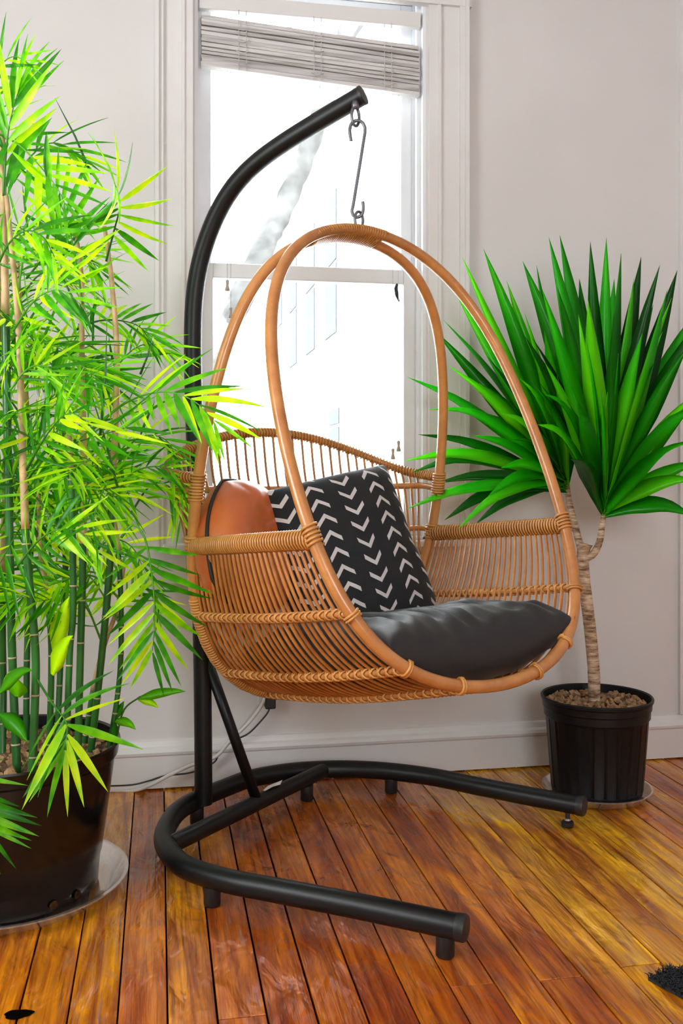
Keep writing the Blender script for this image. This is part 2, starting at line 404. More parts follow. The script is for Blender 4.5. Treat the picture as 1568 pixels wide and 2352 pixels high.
wf = MB()
wf.box((XL, 0, -.012), (OX0, 0.22, ZC)).box((OX1, 0, -.012), (XR, 0.22, ZC)).box((OX0, 0, -.012), (OX1, 0.22, OZ0)).box((OX0, 0, OZ1), (OX1, 0.22, ZC))
st(wf.build('wall_front', M['wall'], smooth=False))
wl = MB()   # opening of the left window
LY0, LY1, LZ0, LZ1 = -2.75, -1.35, 1.00, 2.40
wl.box((XL-.2, YB, 0), (XL, LY0, ZC)).box((XL-.2, LY1, 0), (XL, 0.22, ZC)).box((XL-.2, LY0, 0), (XL, LY1, LZ0)).box((XL-.2, LY0, LZ1), (XL, LY1, ZC))
st(wl.build('wall_left', M['wall'], smooth=False))
st(MB().box((XR, YB, 0), (XR + .2, 0.22, ZC)).build('wall_right', M['wall'], smooth=False))
wr = MB(); RX0, RX1, RZ0, RZ1 = -0.35, 1.15, 1.10, 2.40
wr.box((XL-.2, YB-.2, 0), (RX0, YB, ZC)).box((RX1, YB-.2, 0), (XR+.2, YB, ZC)).box((RX0, YB-.2, 0), (RX1, YB, RZ0)).box((RX0, YB-.2, RZ1), (RX1, YB, ZC))
st(wr.build('wall_rear', M['wall'], smooth=False))
st(MB().box((XL-.2, YB-.2, ZC), (XR+.2, 0.22, ZC + .1)).build('ceiling', M['ceiling'], smooth=False))
# plain frames in the two windows that light the room from outside the picture
w2 = empty('window_2', (XL, -2.3, LZ0), kind='structure')
for a, b in (((XL-.15, LY0, LZ0), (XL+.02, LY0+.06, LZ1)), ((XL-.15, LY1-.06, LZ0), (XL+.02, LY1, LZ1)), ((XL-.15, LY0+.06, LZ0), (XL+.04, LY1-.06, LZ0+.05)), ((XL-.15, LY0+.06, LZ1-.06), (XL+.02, LY1-.06, LZ1))):
    MB().box(a, b).build('frame', M['trim'], w2, smooth=False)
w3 = empty('window_3', (0.55, YB, RZ0), kind='structure')
for a, b in (((RX0, YB-.15, RZ0), (RX0+.06, YB+.02, RZ1)), ((RX1-.06, YB-.15, RZ0), (RX1, YB+.02, RZ1)), ((RX0+.06, YB-.15, RZ0), (RX1-.06, YB+.04, RZ0+.05)), ((RX0+.06, YB-.15, RZ1-.06), (RX1-.06, YB+.02, RZ1)), ((.37, YB-.12, RZ0+.05), (.43, YB, RZ1-.06))):
    MB().box(a, b).build('frame', M['trim'], w3, smooth=False)

# baseboard: profile swept along x
def profile_x(prof, x0, x1):
    n = len(prof)
    return MB().add([(x0, y, z) for y, z in prof] + [(x1, y, z) for y, z in prof],
                    [(i, (i + 1) % n, n + (i + 1) % n, n + i) for i in range(n)] + [tuple(range(n))[::-1], tuple(range(n, 2 * n))])
bp = [(0, 0.006), (-0.020, 0.006), (-0.020, 0.105), (-0.024, 0.110), (-0.026, 0.118), (-0.022, 0.128), (-0.014, 0.134), (-0.012, 0.142), (-0.009, 0.150), (0, 0.153)]
st(profile_x(bp, XL, XR).build('baseboard_front', M['trim'], smooth=False))
st(MB().box((XL, YB, 0.004), (XL + 0.02, -0.03, 0.15)).build('baseboard_left', M['trim'], smooth=False))
st(MB().box((XR - 0.02, YB, 0.004), (XR, -0.03, 0.15)).build('baseboard_right', M['trim'], smooth=False))
# narrow upright board at the right edge of the picture
st(MB().box((1.776, -0.016, 0.153), (1.90, 0, ZC)).box((1.79, -0.022, 0.153), (1.86, -0.016, ZC)).build('trim_1', M['trim'], smooth=False))

# the visible window
win = empty('window_1', (0.49, 0.0, OZ0), kind='structure')
def casing(x0, x1, z0, z1, flip):
    w = x1 - x0; m = MB()
    xs = [(0.0, 0.22, -0.018), (0.22, 0.30, -0.024), (0.30, 0.78, -0.015), (0.78, 0.90, -0.026), (0.90, 1.0, -0.034)]
    for a, b, d in xs:
        if flip: a, b = 1 - b, 1 - a
        m.box((x0 + a * w, d, z0), (x0 + b * w, 0, z1))
    return m
CL0, CR1 = -0.012, 1.008
casing(CL0, OX0 - 0.006, OZ0 - .022, 2.64, True).build('casing', M['trim'], win, smooth=False)
casing(OX1 + 0.006, CR1, OZ0 - .022, 2.64, False).build('casing', M['trim'], win, smooth=False)
MB().box((CL0 - 0.01, -0.028, 2.5345), (CR1 + 0.01, 0, 2.66)).box((CL0 - 0.02, -0.04, 2.66), (CR1 + 0.02, 0, 2.69)).build('head_casing', M['trim'], win, smooth=False)
# jambs, stops
MB().box((OX0, 0.0, OZ0), (OX0 + 0.010, 0.2, OZ1)).box((OX0 + .01, 0.035, OZ0), (OX0 + 0.022, 0.055, OZ1)).build('jamb', M['sash'], win, smooth=False)
MB().box((OX1 - 0.010, 0.0, OZ0), (OX1, 0.2, OZ1)).box((OX1 - .022, 0.035, OZ0), (OX1 - 0.01, 0.055, OZ1)).box((OX1 - .019, 0.098, 1.66), (OX1 - 0.01, 0.108, OZ1)).build('jamb', M['sash'], win, smooth=False)
MB().box((OX0 + .01, 0.0, OZ1 - 0.012), (OX1 - .01, 0.2, OZ1)).build('head_jamb', M['sash'], win, smooth=False)
MB().box((OX0 - 0.10, -0.055, OZ0 - 0.022), (OX1 + 0.10, 0.0, OZ0)).box((OX0, 0.0, OZ0 - 0.002), (OX1, 0.2, OZ0 + 0.012)).build('sill', M['trim'], win, smooth=False, bevel=0.004)
MB().box((OX0 - 0.07, -0.022, OZ0 - 0.115), (OX1 + 0.07, 0, OZ0 - 0.022)).box((OX0 - 0.07, -0.030, OZ0 - 0.125), (OX1 + 0.07, 0, OZ0 - 0.105)).build('apron', M['trim'], win, smooth=False)
def sash(name, x0, x1, z0, z1, y0, y1, sw, top, bot):
    m = MB().box((x0, y0, z0), (x0 + sw, y1, z1)).box((x1 - sw, y0, z0), (x1, y1, z1)).box((x0 + sw, y0, z1 - top), (x1 - sw, y1, z1)).box((x0 + sw, y0, z0), (x1 - sw, y1, z0 + bot))
    o = m.build(name, M['sash'], win, smooth=False, bevel=0.003)
    ym = (y0 + y1) / 2
    MB().box((x0 + sw - .004, ym - .002, z0 + bot - .004), (x1 - sw + .004, ym + .002, z1 - top + .004)).build('pane', M['glass'], o, smooth=False)
    return o
s1 = sash('lower_sash', OX0 + .011, OX1 - .011, OZ0 + .012, 1.672, 0.057, 0.094, 0.050, 0.048, 0.075)
s2 = sash('upper_sash', OX0 + .011, OX1 - .011, 1.640, OZ1 - .013, 0.110, 0.148, 0.046, 0.036, 0.044)
# sash lock and dark lift at the right stile
lk = px(908, 678, 3.30)
MB().tube([(lk.x - .006, 0.056, lk.z + .028), (lk.x - .012, 0.046, lk.z + .012), (lk.x - .010, 0.044, lk.z - .01), (lk.x, 0.052, lk.z - .03)], [.004, .007, .006, .003], 8).build('sash_lock', M['cap'], s1)

# bamboo shade gathered at the top, hanging a little askew
bl = empty('window_blind', (0.49, 0.02, 2.44), 'whitewashed slatted shade pulled up crookedly at the top of the window', 'blind')
MB().box((OX0 + 0.014, 0.004, 2.468), (OX1 - 0.016, 0.030, 2.517)).build('head_rail', M['trim'], bl, smooth=False, bevel=0.002)
random.seed(5)
def blz(x): return -0.048 * (x - OX0) / (OX1 - OX0)
nsl = 13
for k in range(nsl):
    z = 2.447 - k * 0.0125; x0, x1 = OX0 + 0.020 + random.uniform(0, .003), OX1 - 0.020 - random.uniform(0, .004)
    y = 0.020 + random.uniform(-0.006, 0.006); th = random.uniform(0.0045, 0.0062); tl = random.uniform(-.003, .003)
    dp = 0.014 + 0.005 * random.random(); sag = random.uniform(-.002, .002); m = MB(); vs = []; n = 8
    for j in range(n + 1):
        x = x0 + (x1 - x0) * j / n; zz = z + blz(x) + sag * sin(pi * j / n) + tl * j / n
        vs += [(x, y - dp, zz - th - .003), (x, y + dp, zz - th), (x, y + dp, zz + th), (x, y - dp, zz + th - .003)]
    fs = [(j*4+a, j*4+(a+1) % 4, j*4+4+(a+1) % 4, j*4+4+a) for j in range(n) for a in range(4)] + [(3, 2, 1, 0), (n*4, n*4+1, n*4+2, n*4+3)]
    m.add(vs, fs).build('slat', M['blind'], bl, smooth=False)
for fx_ in (0.20, 0.52, 0.83):
    x = OX0 + (OX1 - OX0) * fx_
    m = MB()
    for dx in (-0.012, 0.012):
        m.tube([(x + dx, 0.0, 2.470), (x + dx, -0.002, 2.44 + blz(x)), (x + dx, -0.003, 2.285 + blz(x))], 0.0012, 6)
    for kk in range(4):
        m.tube(spline([(x - .02, -.001, 2.42 + blz(x) - kk * .036), (x, -.008, 2.412 + blz(x) - kk * .036), (x + .02, -.001, 2.42 + blz(x) - kk * .036)], 5), 0.0013, 6)
    m.build('lift_cord', M['blind'], bl)
for u, v in ((522, 656), (530, 719), (915, 1025), (902, 1043)):
    p = on_y(u, v, 0.030); z1 = 2.30
    c_ = MB().tube([(p.x, p.y, z1), (p.x, p.y, p.z + .01)], 0.0009, 6).build('pull_cord', M['blind'], bl)
    MB().lathe((p.x, p.y, p.z - .018), [(0.0005, 0), (.0075, 0.0005), (.0080, .006), (.0045, .018), (.0050, .028), (.0060, .034), (.0020, .037), (.0005, .037)], 14).build('tassel', M['tassel'], c_)

# ------------------------------------------------------------------ outside
st(MB().box((-14, 0.25, -0.45), (16, 40, -0.40)).build('yard_ground', M['paving'], smooth=False))
nb = empty('neighbour_house', (2.3, 9.0, -0.4), 'pale stucco neighbouring house seen through the window', 'house')
MB().box((1.80, 3.4, -0.4), (6.5, 17.0, 8.5)).build('wall', M['stucco'], nb, smooth=False)
for y0, y1, z0, z1 in ((6.55, 7.20, 2.40, 3.85), (7.95, 8.60, 2.40, 3.85), (9.45, 10.1, 2.40, 3.85), (6.40, 6.95, 1.28, 1.62), (11.0, 11.6, 2.4, 3.85)):
    f_ = MB().box((1.765, y0 - .07, z0 - .07), (1.80, y1 + .07, z1 + .07)).box((1.73, y0 - .10, z0 - .12), (1.80, y1 + .10, z0 - .07)).build('window', M['far_frame'], nb, smooth=False)
    MB().box((1.755, y0, z0), (1.765, y1, (z0 + z1) / 2 - .02)).build('pane', M['far_pane'], f_, smooth=False)
    MB().box((1.755, y0, (z0 + z1) / 2 + .02), (1.765, y1, z1)).build('pane', M['far_pane'], f_, smooth=False)
tr = empty('leaning_tree', px(210, 1500, 6.4), 'pale leaning tree trunk outside behind the upper pane', 'tree')
tp = [px(250, 1400, 6.4), px(420, 1000, 6.4), px(590, 600, 6.4), px(640, 500, 6.4), px(700, 360, 6.4), px(760, 190, 6.4), px(800, 60, 6.4)]
sp_ = spline(tp, 8)
MB().tube(sp_, [0.085 - 0.03 * i / len(sp_) + 0.006 * sin(i * 1.9) for i in range(len(sp_))], 12).build('trunk', M['tree_bark'], tr)
MB().tube(spline([px(760, 190, 6.4), px(775, 150, 6.2), px(800, 100, 6.1), px(850, 30, 6.0)], 5), [0.03 - .0012 * i for i in range(16)], 8).build('branch', M['tree_bark'], tr)
MB().tube(spline([px(745, 230, 6.4), px(690, 130, 6.6), px(650, 20, 6.7)], 5), [0.028 - .0015 * i for i in range(11)], 8).build('branch', M['tree_bark'], tr)

# ------------------------------------------------------------------ chair stand
AX0, AT0 = -0.387, 2.73                       # pole foot (right, forward); the arm runs along (0.9, -0.44)
def pole_pt(u, v):
    k = (u - CX) / FPX; s = (k * AT0 - AX0) / (0.9 + 0.44 * k)
    t = AT0 - 0.44 * s; return W(AX0 + 0.9 * s, t, 1 + (YH - v) / FPX * t)
def base_pt(u, v, z=0.066):
    t = FPX * (1 - z) / (v - YH); return W((u - CX) / FPX * t, t, z)
sd = empty('chair_stand', base_pt(467, 1845, 0) * 1.0, 'black tubular steel stand with curved arm and open floor base', 'stand')
sd.location.z = 0.0
bpix = [(1336,1851),(1217,1829),(1094,1805),(996,1785),(898,1772),(820,1767),(745,1767),(661,1773),(577,1788),(513,1811),(450,1838),(408,1864),(383,1899),(377,1930),(389,1958),(417,1986),(462,2006),(535,2026),(619,2042),(745,2066),(871,2091),(1062,2131)]
bpts = [base_pt(u, v) for u, v in bpix]
MB().tube(spline(bpts, 8), 0.0265, 24).build('base_tube', M['black_metal'], sd, auto=50)
for a, b in ((bpts[0], bpts[1]), (bpts[-1], bpts[-2])):
    d = (a - b).normalized()
    MB().tube([a - d * .012, a - d * .0115, a + d * .004, a + d * .008, a + d * .009], [.0268, .0280, .0280, .0255, .014], 24).build('end_cap', M['cap'], sd, auto=40)
ppix = [(467,1846),(467,1760),(466,1650),(464,1500),(459,1300),(450,1080),(444,900),(442,780),(443,696),(451,625),(480,527),(527,431),(568,388),(608,355),(695,300),(784,247),(832,219)]
pp = resample(spline([pole_pt(u, v) for u, v in ppix], 8), 120)
for _ in range(30): pp = [pp[0]] + [(pp[i-1] + pp[i] * 2 + pp[i+1]) / 4 for i in range(1, 119)] + [pp[-1]]
MB().tube(pp, 0.0250, 24).build('pole', M['black_metal'], sd, auto=50)
d = (pp[-1] - pp[-3]).normalized()
MB().tube([pp[-1] - d * .004, pp[-1] + d * .003, pp[-1] + d * .004], [.0256, .0256, .020], 24).build('end_cap', M['cap'], sd, auto=40)
br0, br1 = base_pt(392, 1940), base_pt(745, 1768)
MB().tube([br0, br0.lerp(br1, .5), br1], 0.0225, 20).build('cross_brace', M['black_metal'], sd, auto=50)
brm = br0.lerp(br1, .5)
s_top = pole_pt(466, 1490)
MB().tube([s_top, brm + UP * .012], 0.0150, 16).build('strut', M['black_metal'], sd)
lb = br0.lerp(br1, .60)
MB().add([lb + Vector((0, 0, .0232)) + (br1 - br0).normalized() * a + Vector((0.9, -0.5, 0)).normalized() * b + UP * h for a, b, h in ((-.03,-.006,0),(0,-.010,.004),(.035,-.005,.001),(.05,.004,.009),(.03,.010,.002),(-.005,.008,.005),(-.035,.004,.001))], [(0,1,2,3,4,5,6)]).build('paper_label', M['paper'], sd, smooth=False)
for u, v in ((898,1772),(1303,1845),(452,1838),(487,2014),(1022,2123),(383,1905),(700,1790)):
    p = base_pt(u, v) if u != 700 else br0.lerp(br1, .86)
    if u != 1303: ft = MB().lathe((p.x, p.y, 0), [(.001, .001), (.017, .001), (.0195, .004), (.0195, .046), (.012, .048)], 20).build('foot', M['cap'], sd, auto=40); continue
    ft = MB().lathe((p.x, p.y, 0), [(0.001, .001), (.016, .001), (.0175, .004), (.0175, .014), (.013, .018), (.0065, .019), (.0065, .05)], 16).build('foot', M['cap'], sd, auto=40)
    MB().lathe((p.x, p.y, 0), [(.0085, .0185), (.0095, .019), (.0095, .024), (.006, .025)], 12).build('levelling_bolt', M['bolt'], ft, auto=40)
# eye ring welded under the arm
def link(c, ax, r1, r2, rr, n=28):
    ax = ax.normalized()
    return [c + ax * (r1 * cos(2 * pi * i / n)) + UP * (r2 * sin(2 * pi * i / n)) for i in range(n)]
# hang line: straight below the end of the arm
HX, HT = 0.0496, 2.5087
def HP(u, v): return px(u, v, HT)
cview = RGT * 0.75 + FWD * 0.65
eye = HP(816, 268)
MB().tube([eye + UP * .040, eye + UP * .018], 0.010, 12).tube(link(eye, cview, .013, .024, 0), 0.0042, 10, closed=True).build('eye_ring', M['steel'], sd)

# S hook
hk = empty('s_hook', HP(822, 380), 'long grey steel S hook linking the stand to the hanging chair', 'hook')
hpix = [(806,324),(804,312),(803,298),(806,286),(813,279),(822,277),(831,281),(837,291),(838,303),(835,322),(829,360),(820,415),(811,470),(808,484),(811,494),(818,499),(826,497),(832,490),(834,478),(833,463)]
MB().tube(spline([HP(u, v) for u, v in hpix], 6), 0.0045, 12).build('hook_wire', M['steel'], hk)

# ------------------------------------------------------------------ hanging chair (fitted hoops)
PSI = 0.895
EX = RGT * cos(PSI) - FWD * sin(PSI)          # chair forward
EY = RGT * sin(PSI) + FWD * cos(PSI)          # chair sideways, away from the camera
def L(x, y, z): return W(HX, HT, 0) + EX * x + EY * y + UP * z
HF = (1.0499, 0.5521, 0.0221, -0.01, 0.4346, -0.0031, 0.0195, 0.0206, -0.3879, 0.0346)
HR = (1.023, 0.6167, -0.0306, -0.008, 0.4242, -0.0273, 0.022, -0.0188, 0.1612, -0.02)
def hoop(H, deg, side):                       # local coordinates; 0 top, 180 bottom
    th = RAD(deg); zc, a1, a2, a3, b1, b2, b3, c0, c1, c2 = H
    z = zc + a1 * cos(th) + a2 * cos(2*th) + a3 * cos(3*th); zt = zc + a1 + a2 + a3
    y = b1 * sin(th) + b2 * sin(2*th) + b3 * sin(3*th); q = z - zt
    return Vector((c0 + c1 * q + c2 * q * q, side * y, z))
def LV(v): return L(v.x, v.y, v.z)
def hpt(H, a):                                # a in 0..360, near side first
    return hoop(H, a, -1) if a <= 180 else hoop(H, 360 - a, 1)
ch = empty('hanging_chair', L(0.1, 0, 0.384), 'natural rattan hanging egg chair of two hoops with spindled basket seat', 'chair')
HRAD = 0.0142
for nm, H in (('front_hoop', HF), ('rear_hoop', HR)):
    MB().tube([LV(hpt(H, a)) for a in range(0, 360, 3)], HRAD, 16, closed=True).build(nm, M['rattan'], ch)
def coil(name, path, r, turns, wr, sz=None, per=10, n=6, hand=1, parent=None, mat_='wrap'):
    return MB().tube(helix(path, r, turns, per, sz, hand), wr, n).build(name, M[mat_], parent or ch)
# crown binding around both hoops
top = [LV((hpt(HF, a % 360) + hpt(HR, a % 360)) * .5) for a in range(-20, 21, 2)]
def crown(a0, a1, turns):
    per = 14; n = int(turns * per); out = []
    for i in range(n + 1):
        a = (a0 + (a1 - a0) * i / n) % 360
        f_, r_ = LV(hpt(HF, a)), LV(hpt(HR, a)); m_ = (f_ + r_) * .5; hw = (f_ - r_).length / 2 + HRAD + .0015
        ax = (f_ - r_).normalized(); tg = (LV(hpt(HF, (a + 1) % 360)) - f_).normalized(); nn = tg.cross(ax).normalized()
        an = 2 * pi * i / per
        out.append(m_ + ax * cos(an) * hw + nn * sin(an) * (HRAD + .0020))
    return out
MB().tube(crown(-7, 21, 30), 0.0026, 5).build('crown_binding', M['wrap'], ch)
ce = LV((hpt(HF, 0) + hpt(HR, 0)) * .5) + UP * .030
ce = HP(824, 505)
MB().tube(link(ce, cview, .014, .021, 0), 0.0040, 10, closed=True).build('eye_ring', M['steel'], ch)

ARF, ARR = 107.5, 111.5
def arc(k, s):          # k 0 rear .. 1 front; s in -1 (near armrest) .. 1 (far armrest)
    aF = 180 + s * (180 - ARF); aR = 180 + s * (180 - ARR)
    p = hpt(HR, aR).lerp(hpt(HF, aF), k)
    bow = sin(pi * k) * 0.018
    # outward bow of the basket between the hoops
    c = cos(s * pi / 2); out_ = Vector((0, (1 - c) * (1 if s > 0 else -1) * .6, -c))
    return p + out_ * bow
NS = 27
for i in range(NS):
    k = 0.035 + 0.93 * i / (NS - 1); w_ = random.uniform(-.004, .004)
    pts = [LV(arc(k + w_ * sin(3 * s_), s_)) for s_ in [x / 24 - 1 for x in range(49)]]
    MB().tube(pts, 0.0042, 7).build('spindle', M['cane'], ch)
def s_of(deg): return (180 - deg) / (180 - (ARF + ARR) / 2)
for sd_ in (-1, 1):
    a_ = LV(arc(0, sd_)); b_ = LV(arc(1, sd_))
    path = [LV(arc(j / 20, sd_)) for j in range(21)]
    rl = MB().tube(path, 0.0120, 12).build('armrest', M['rattan'], ch)
    coil('armrest_wrap', path, .0165, 52, .0030, sz=.0200, parent=rl)
    for deg in (127, 148, 166):
        s_ = sd_ * s_of(deg)
        path = [LV(arc(j / 24, s_) + Vector((0, sd_ * .004, -.004))) for j in range(25)]
        ba = MB().tube(path, 0.0070, 10).build('stretcher', M['rattan'], ch)
        m_ = MB().tube(helix(path, .0100, 27, 10, None, 1), .0028, 5).tube(helix(path, .0100, 27, 10, None, -1, pi), .0028, 5)
        m_.build('braid', M['wrap'], ba)
path = [LV(arc(j / 24, 0.0)) for j in range(25)]
ba = MB().tube(path, 0.0070, 10).build('stretcher', M['rattan'], ch)
MB().tube(helix(path, .0100, 27), .0028, 5).tube(helix(path, .0100, 27, 10, None, -1, pi), .0028, 5).build('braid', M['wrap'], ba)
# lashings on the hoops
def lash(H, a0, a1, turns, r=HRAD + .0030, wr=.0032):
    path = [LV(hpt(H, a0 + (a1 - a0) * j / 8)) for j in range(9)]
    coil('lashing', path, r, turns, wr, per=12)
for sd_ in (0, 1):
    f_ = (lambda a: a) if sd_ == 0 else (lambda a: 360 - a)
    lash(HF, f_(104.5), f_(109), 5); lash(HR, f_(109), f_(113), 5); lash(HR, f_(95.5), f_(101.5), 9)
    lash(HF, f_(126), f_(127.6), 2); lash(HF, f_(147), f_(148.4), 2); lash(HF, f_(165), f_(166.4), 2)
lash(HR, 124, 176, 64, HRAD + .0012, .0030)
lash(HR, 184, 232, 60, HRAD + .0012, .0030)
# backrest basket
def arch(ph, A, B, Hh, p, e, x0, z0):
    c = max(0.0, cos(ph)); return Vector((x0 - A * c ** e, B * sin(ph), z0 + Hh * c ** p))
phs = [-pi/2 + pi * j / 48 for j in range(49)]
def archpath(*a):
    P = [arch(ph, *a) for ph in phs]
    return P
def back(name, args, wrap_turns, joint, r):
    P = archpath(*args)
    jn = hpt(HR, joint); jf = hpt(HR, 360 - joint)
    path = resample(spline([LV(jn), LV(P[1].lerp(jn, .35) + Vector((-.015, 0, 0)))] + [LV(q) for q in P[2:-2]] + [LV(P[-2].lerp(jf, .35) + Vector((-.015, 0, 0))), LV(jf)], 4), 90)
    o = MB().tube(path, r, 10).build(name, M['rattan'], ch)
    if wrap_turns: coil('cane_wrap', path, r + .0022, wrap_turns, .0027, parent=o)
    return path
ARCH1 = (.30, .425, .125, 1.8, .55, -.125, .985); ARCH2 = (.27, .42, -.01, 1, .55, -.13, .955); ARCH3 = (.16, .402, -.02, 1, .6, -.155, .83)
back('back_rail', ARCH1, 120, 96.5, .0100)
back('lower_back_rail', ARCH2, 0, 99.5, .0095)
back('lower_back_rail', ARCH3, 0, 110.5, .0085)
NB = 36
for i in range(NB):
    ph = RAD(-80 + 160 * i / (NB - 1))
    a = arch(ph, *ARCH1); b = arch(ph, *ARCH2); c_ = arch(ph, *ARCH3)
    ang = 180 + 62 * (i / (NB - 1) * 2 - 1)
    e = hpt(HR, ang) + Vector((-.012, 0, 0)); m_ = c_.lerp(e, .55) + Vector((-.02 * (1 - abs(ph) / 1.6), 0, -.01))
    MB().tube(spline([LV(a), LV(b + Vector((.008, 0, 0))), LV(c_ + Vector((.008, 0, 0))), LV(m_), LV(e)], 7), 0.0038, 7).build('back_spindle', M['cane'], ch)

# ------------------------------------------------------------------ cushions
def pillow(name, c, ex, ey, ez, sx, sy, T, parent, m, n=44, corner=.10, power=.42, warp=None, seed=0, wr=.006, uvmap=False, only=None):
    vs = []; fs = []; uvs = []
    def P(a, b, s):
        pin = corner
        x = sx * a * (1 - pin * (1 - b * b) * abs(a) ** 2 * .6); y = sy * b * (1 - pin * (1 - a * a) * abs(b) ** 2 * .6)
        h = max(0.0, (1 - a ** 4) * (1 - b ** 4)) ** power
        q = Vector((a * 2.2 + seed, b * 2.2, s * 1.3)); 
        w = wr * (mnoise.noise(q * 1.3) + .6 * mnoise.noise(q * 2.6)) * min(1, h * 2)
        z = s * T * h + s * w
        if warp: x, y, z = warp(a, b, s, x, y, z)
        return c + ex * x + ey * y + ez * z
    for s in (1, -1):
        base = len(vs)
        for i in range(n + 1):
            for j in range(n + 1):
                a = sin((i / n * 2 - 1) * pi / 2) * .25 + (i / n * 2 - 1) * .75; b = sin((j / n * 2 - 1) * pi / 2) * .25 + (j / n * 2 - 1) * .75
                vs.append(P(a, b, s)); uvs.append(((a + 1) / 2, (b + 1) / 2))
        for i in range(n):
            for j in range(n):
                q = (base + i*(n+1)+j, base + (i+1)*(n+1)+j, base + (i+1)*(n+1)+j+1, base + i*(n+1)+j+1)
                fs.append(q if s > 0 else q[::-1])
    o = MB().add(vs, fs).build(name, m, parent)
    me = o.data
    if uvmap:
        ul = me.uv_layers.new(name='UVMap')
        for lp in me.loops: ul.data[lp.index].uv = uvs[lp.vertex_index]
    import bmesh
    bm = bmesh.new(); bm.from_mesh(me); bmesh.ops.remove_doubles(bm, verts=bm.verts, dist=0.0003); bm.to_mesh(me); bm.free()
    return o
def fold(a, b, lines):
    h = 0
    for (a0, b0, a1, b1, wd_, dp) in lines:
        dx, dy = a1 - a0, b1 - b0; l2 = dx*dx + dy*dy
        t = max(0, min(1, ((a - a0) * dx + (b - b0) * dy) / l2)); d_ = sqrt((a - a0 - t*dx) ** 2 + (b - b0 - t*dy) ** 2)
        k = d_ / wd_; h += dp * (-math.exp(-k * k) + .75 * math.exp(-((k - 1.7) ** 2))) * (1 - .6 * abs(2 * t - 1))
    return h
SF = [(.90, -.66, -.15, -.60, .055, .017), (.92, -.28, -.2, -.36, .06, .020), (.88, .12, -.2, -.10, .055, .018), (.82, .48, -.1, .25, .055, .016), (.7, .8, .2, .5, .045, .015), (.95, .86, .62, .62, .05, .02), (.97, -.05, .55, -.12, .04, .012)]
def seat_warp(a, b, s, x, y, z):
    hh = max(0.0, (1 - a ** 4) * (1 - b ** 4)) ** .5; z += fold(a, b, SF) * hh if s > 0 else 0
    z += .034 * b * b * (.8 + .2 * b) - .015 + .004 * a * a
    if s > 0: z += .012 * hh
    return x, y, z
tilt = RAD(9.5)
ex_ = EX * cos(tilt) + UP * sin(tilt); ez_ = UP * cos(tilt) - EX * sin(tilt)
sc_ = pillow('seat_cushion', L(.165, .004, .562), ex_, EY, ez_, .290, .300, .088, None, M['charcoal'], n=64, corner=.12, power=.36, warp=seat_warp, seed=3, wr=.008)
import numpy as np
TG = np.array([tuple(LV(arc(i / 30, j / 60 - 1))) for i in range(-3, 34) for j in range(121)])
o0 = Vector((0, 0, 0))
for v_ in sc_.data.vertices:                       # the cushion lies in the basket
    w_ = np.array(tuple(v_.co)); d2 = ((TG[:, :2] - w_[:2]) ** 2).sum(1); i_ = int(d2.argmin())
    if d2[i_] < .0006: v_.co.z = max(v_.co.z, TG[i_, 2] + .010)
tag(sc_, 'wrinkled charcoal grey seat cushion filling the hanging chair', 'cushion')
# patterned pillow, turned slightly in its plane and leaning back
ln = RAD(19)
fz = EX * cos(ln) + UP * sin(ln); fy = UP * cos(ln) - EX * sin(ln); rl = RAD(10)
ux = EY * cos(rl) + fy * sin(rl); uy = fy * cos(rl) - EY * sin(rl)
def pw(a, b, s, x, y, z): return x, y + (.02 * (1 - a * a) * b), z - .02 * a * a
p2 = pillow('patterned_pillow', L(-.085, .042, .770), ux, uy, fz, .245, .228, .072, None, M['chevron'], n=48, corner=.16, power=.40, warp=pw, seed=9, wr=.006, uvmap=True)
tag(p2, 'black square pillow printed with white chevrons', 'pillow')
ln = RAD(14)
yw = RAD(24); f0 = EX * cos(yw) + EY * sin(yw); s0 = EY * cos(yw) - EX * sin(yw)
fz = f0 * cos(ln) + UP * sin(ln); fy = UP * cos(ln) - f0 * sin(ln)
lc = L(-.150, -.250, .800)
p1 = empty('leather_pillow', lc - UP * .2, 'plump tan leather pillow with black zip edge in the chair corner', 'pillow')
rl = RAD(-28); s0, fy = s0 * cos(rl) + fy * sin(rl), fy * cos(rl) - s0 * sin(rl)
def rnd_sq(a, b, s, x, y, z):
    k = max(abs(a), abs(b)); n = sqrt(a * a + b * b); q = 1 - .80 * (1 - k / max(n, 1e-6)) * k
    return x * q, y * q, z
pillow('cover', lc, s0, fy, fz, .165, .175, .085, p1, M['leather'], n=40, corner=.0, power=.46, seed=21, wr=.003, warp=rnd_sq)
zp = []
for i in range(72):
    a = cos(2*pi*i/72); b = sin(2*pi*i/72); k = max(abs(a), abs(b)); a, b = a / k, b / k; n = sqrt(a * a + b * b); q = 1 - .80 * (1 - 1 / n)
    zp.append(lc + s0 * a * q * .166 + fy * b * q * .176)
MB().tube(zp, .0050, 8, closed=True).build('zip_edge', M['zip'], p1)

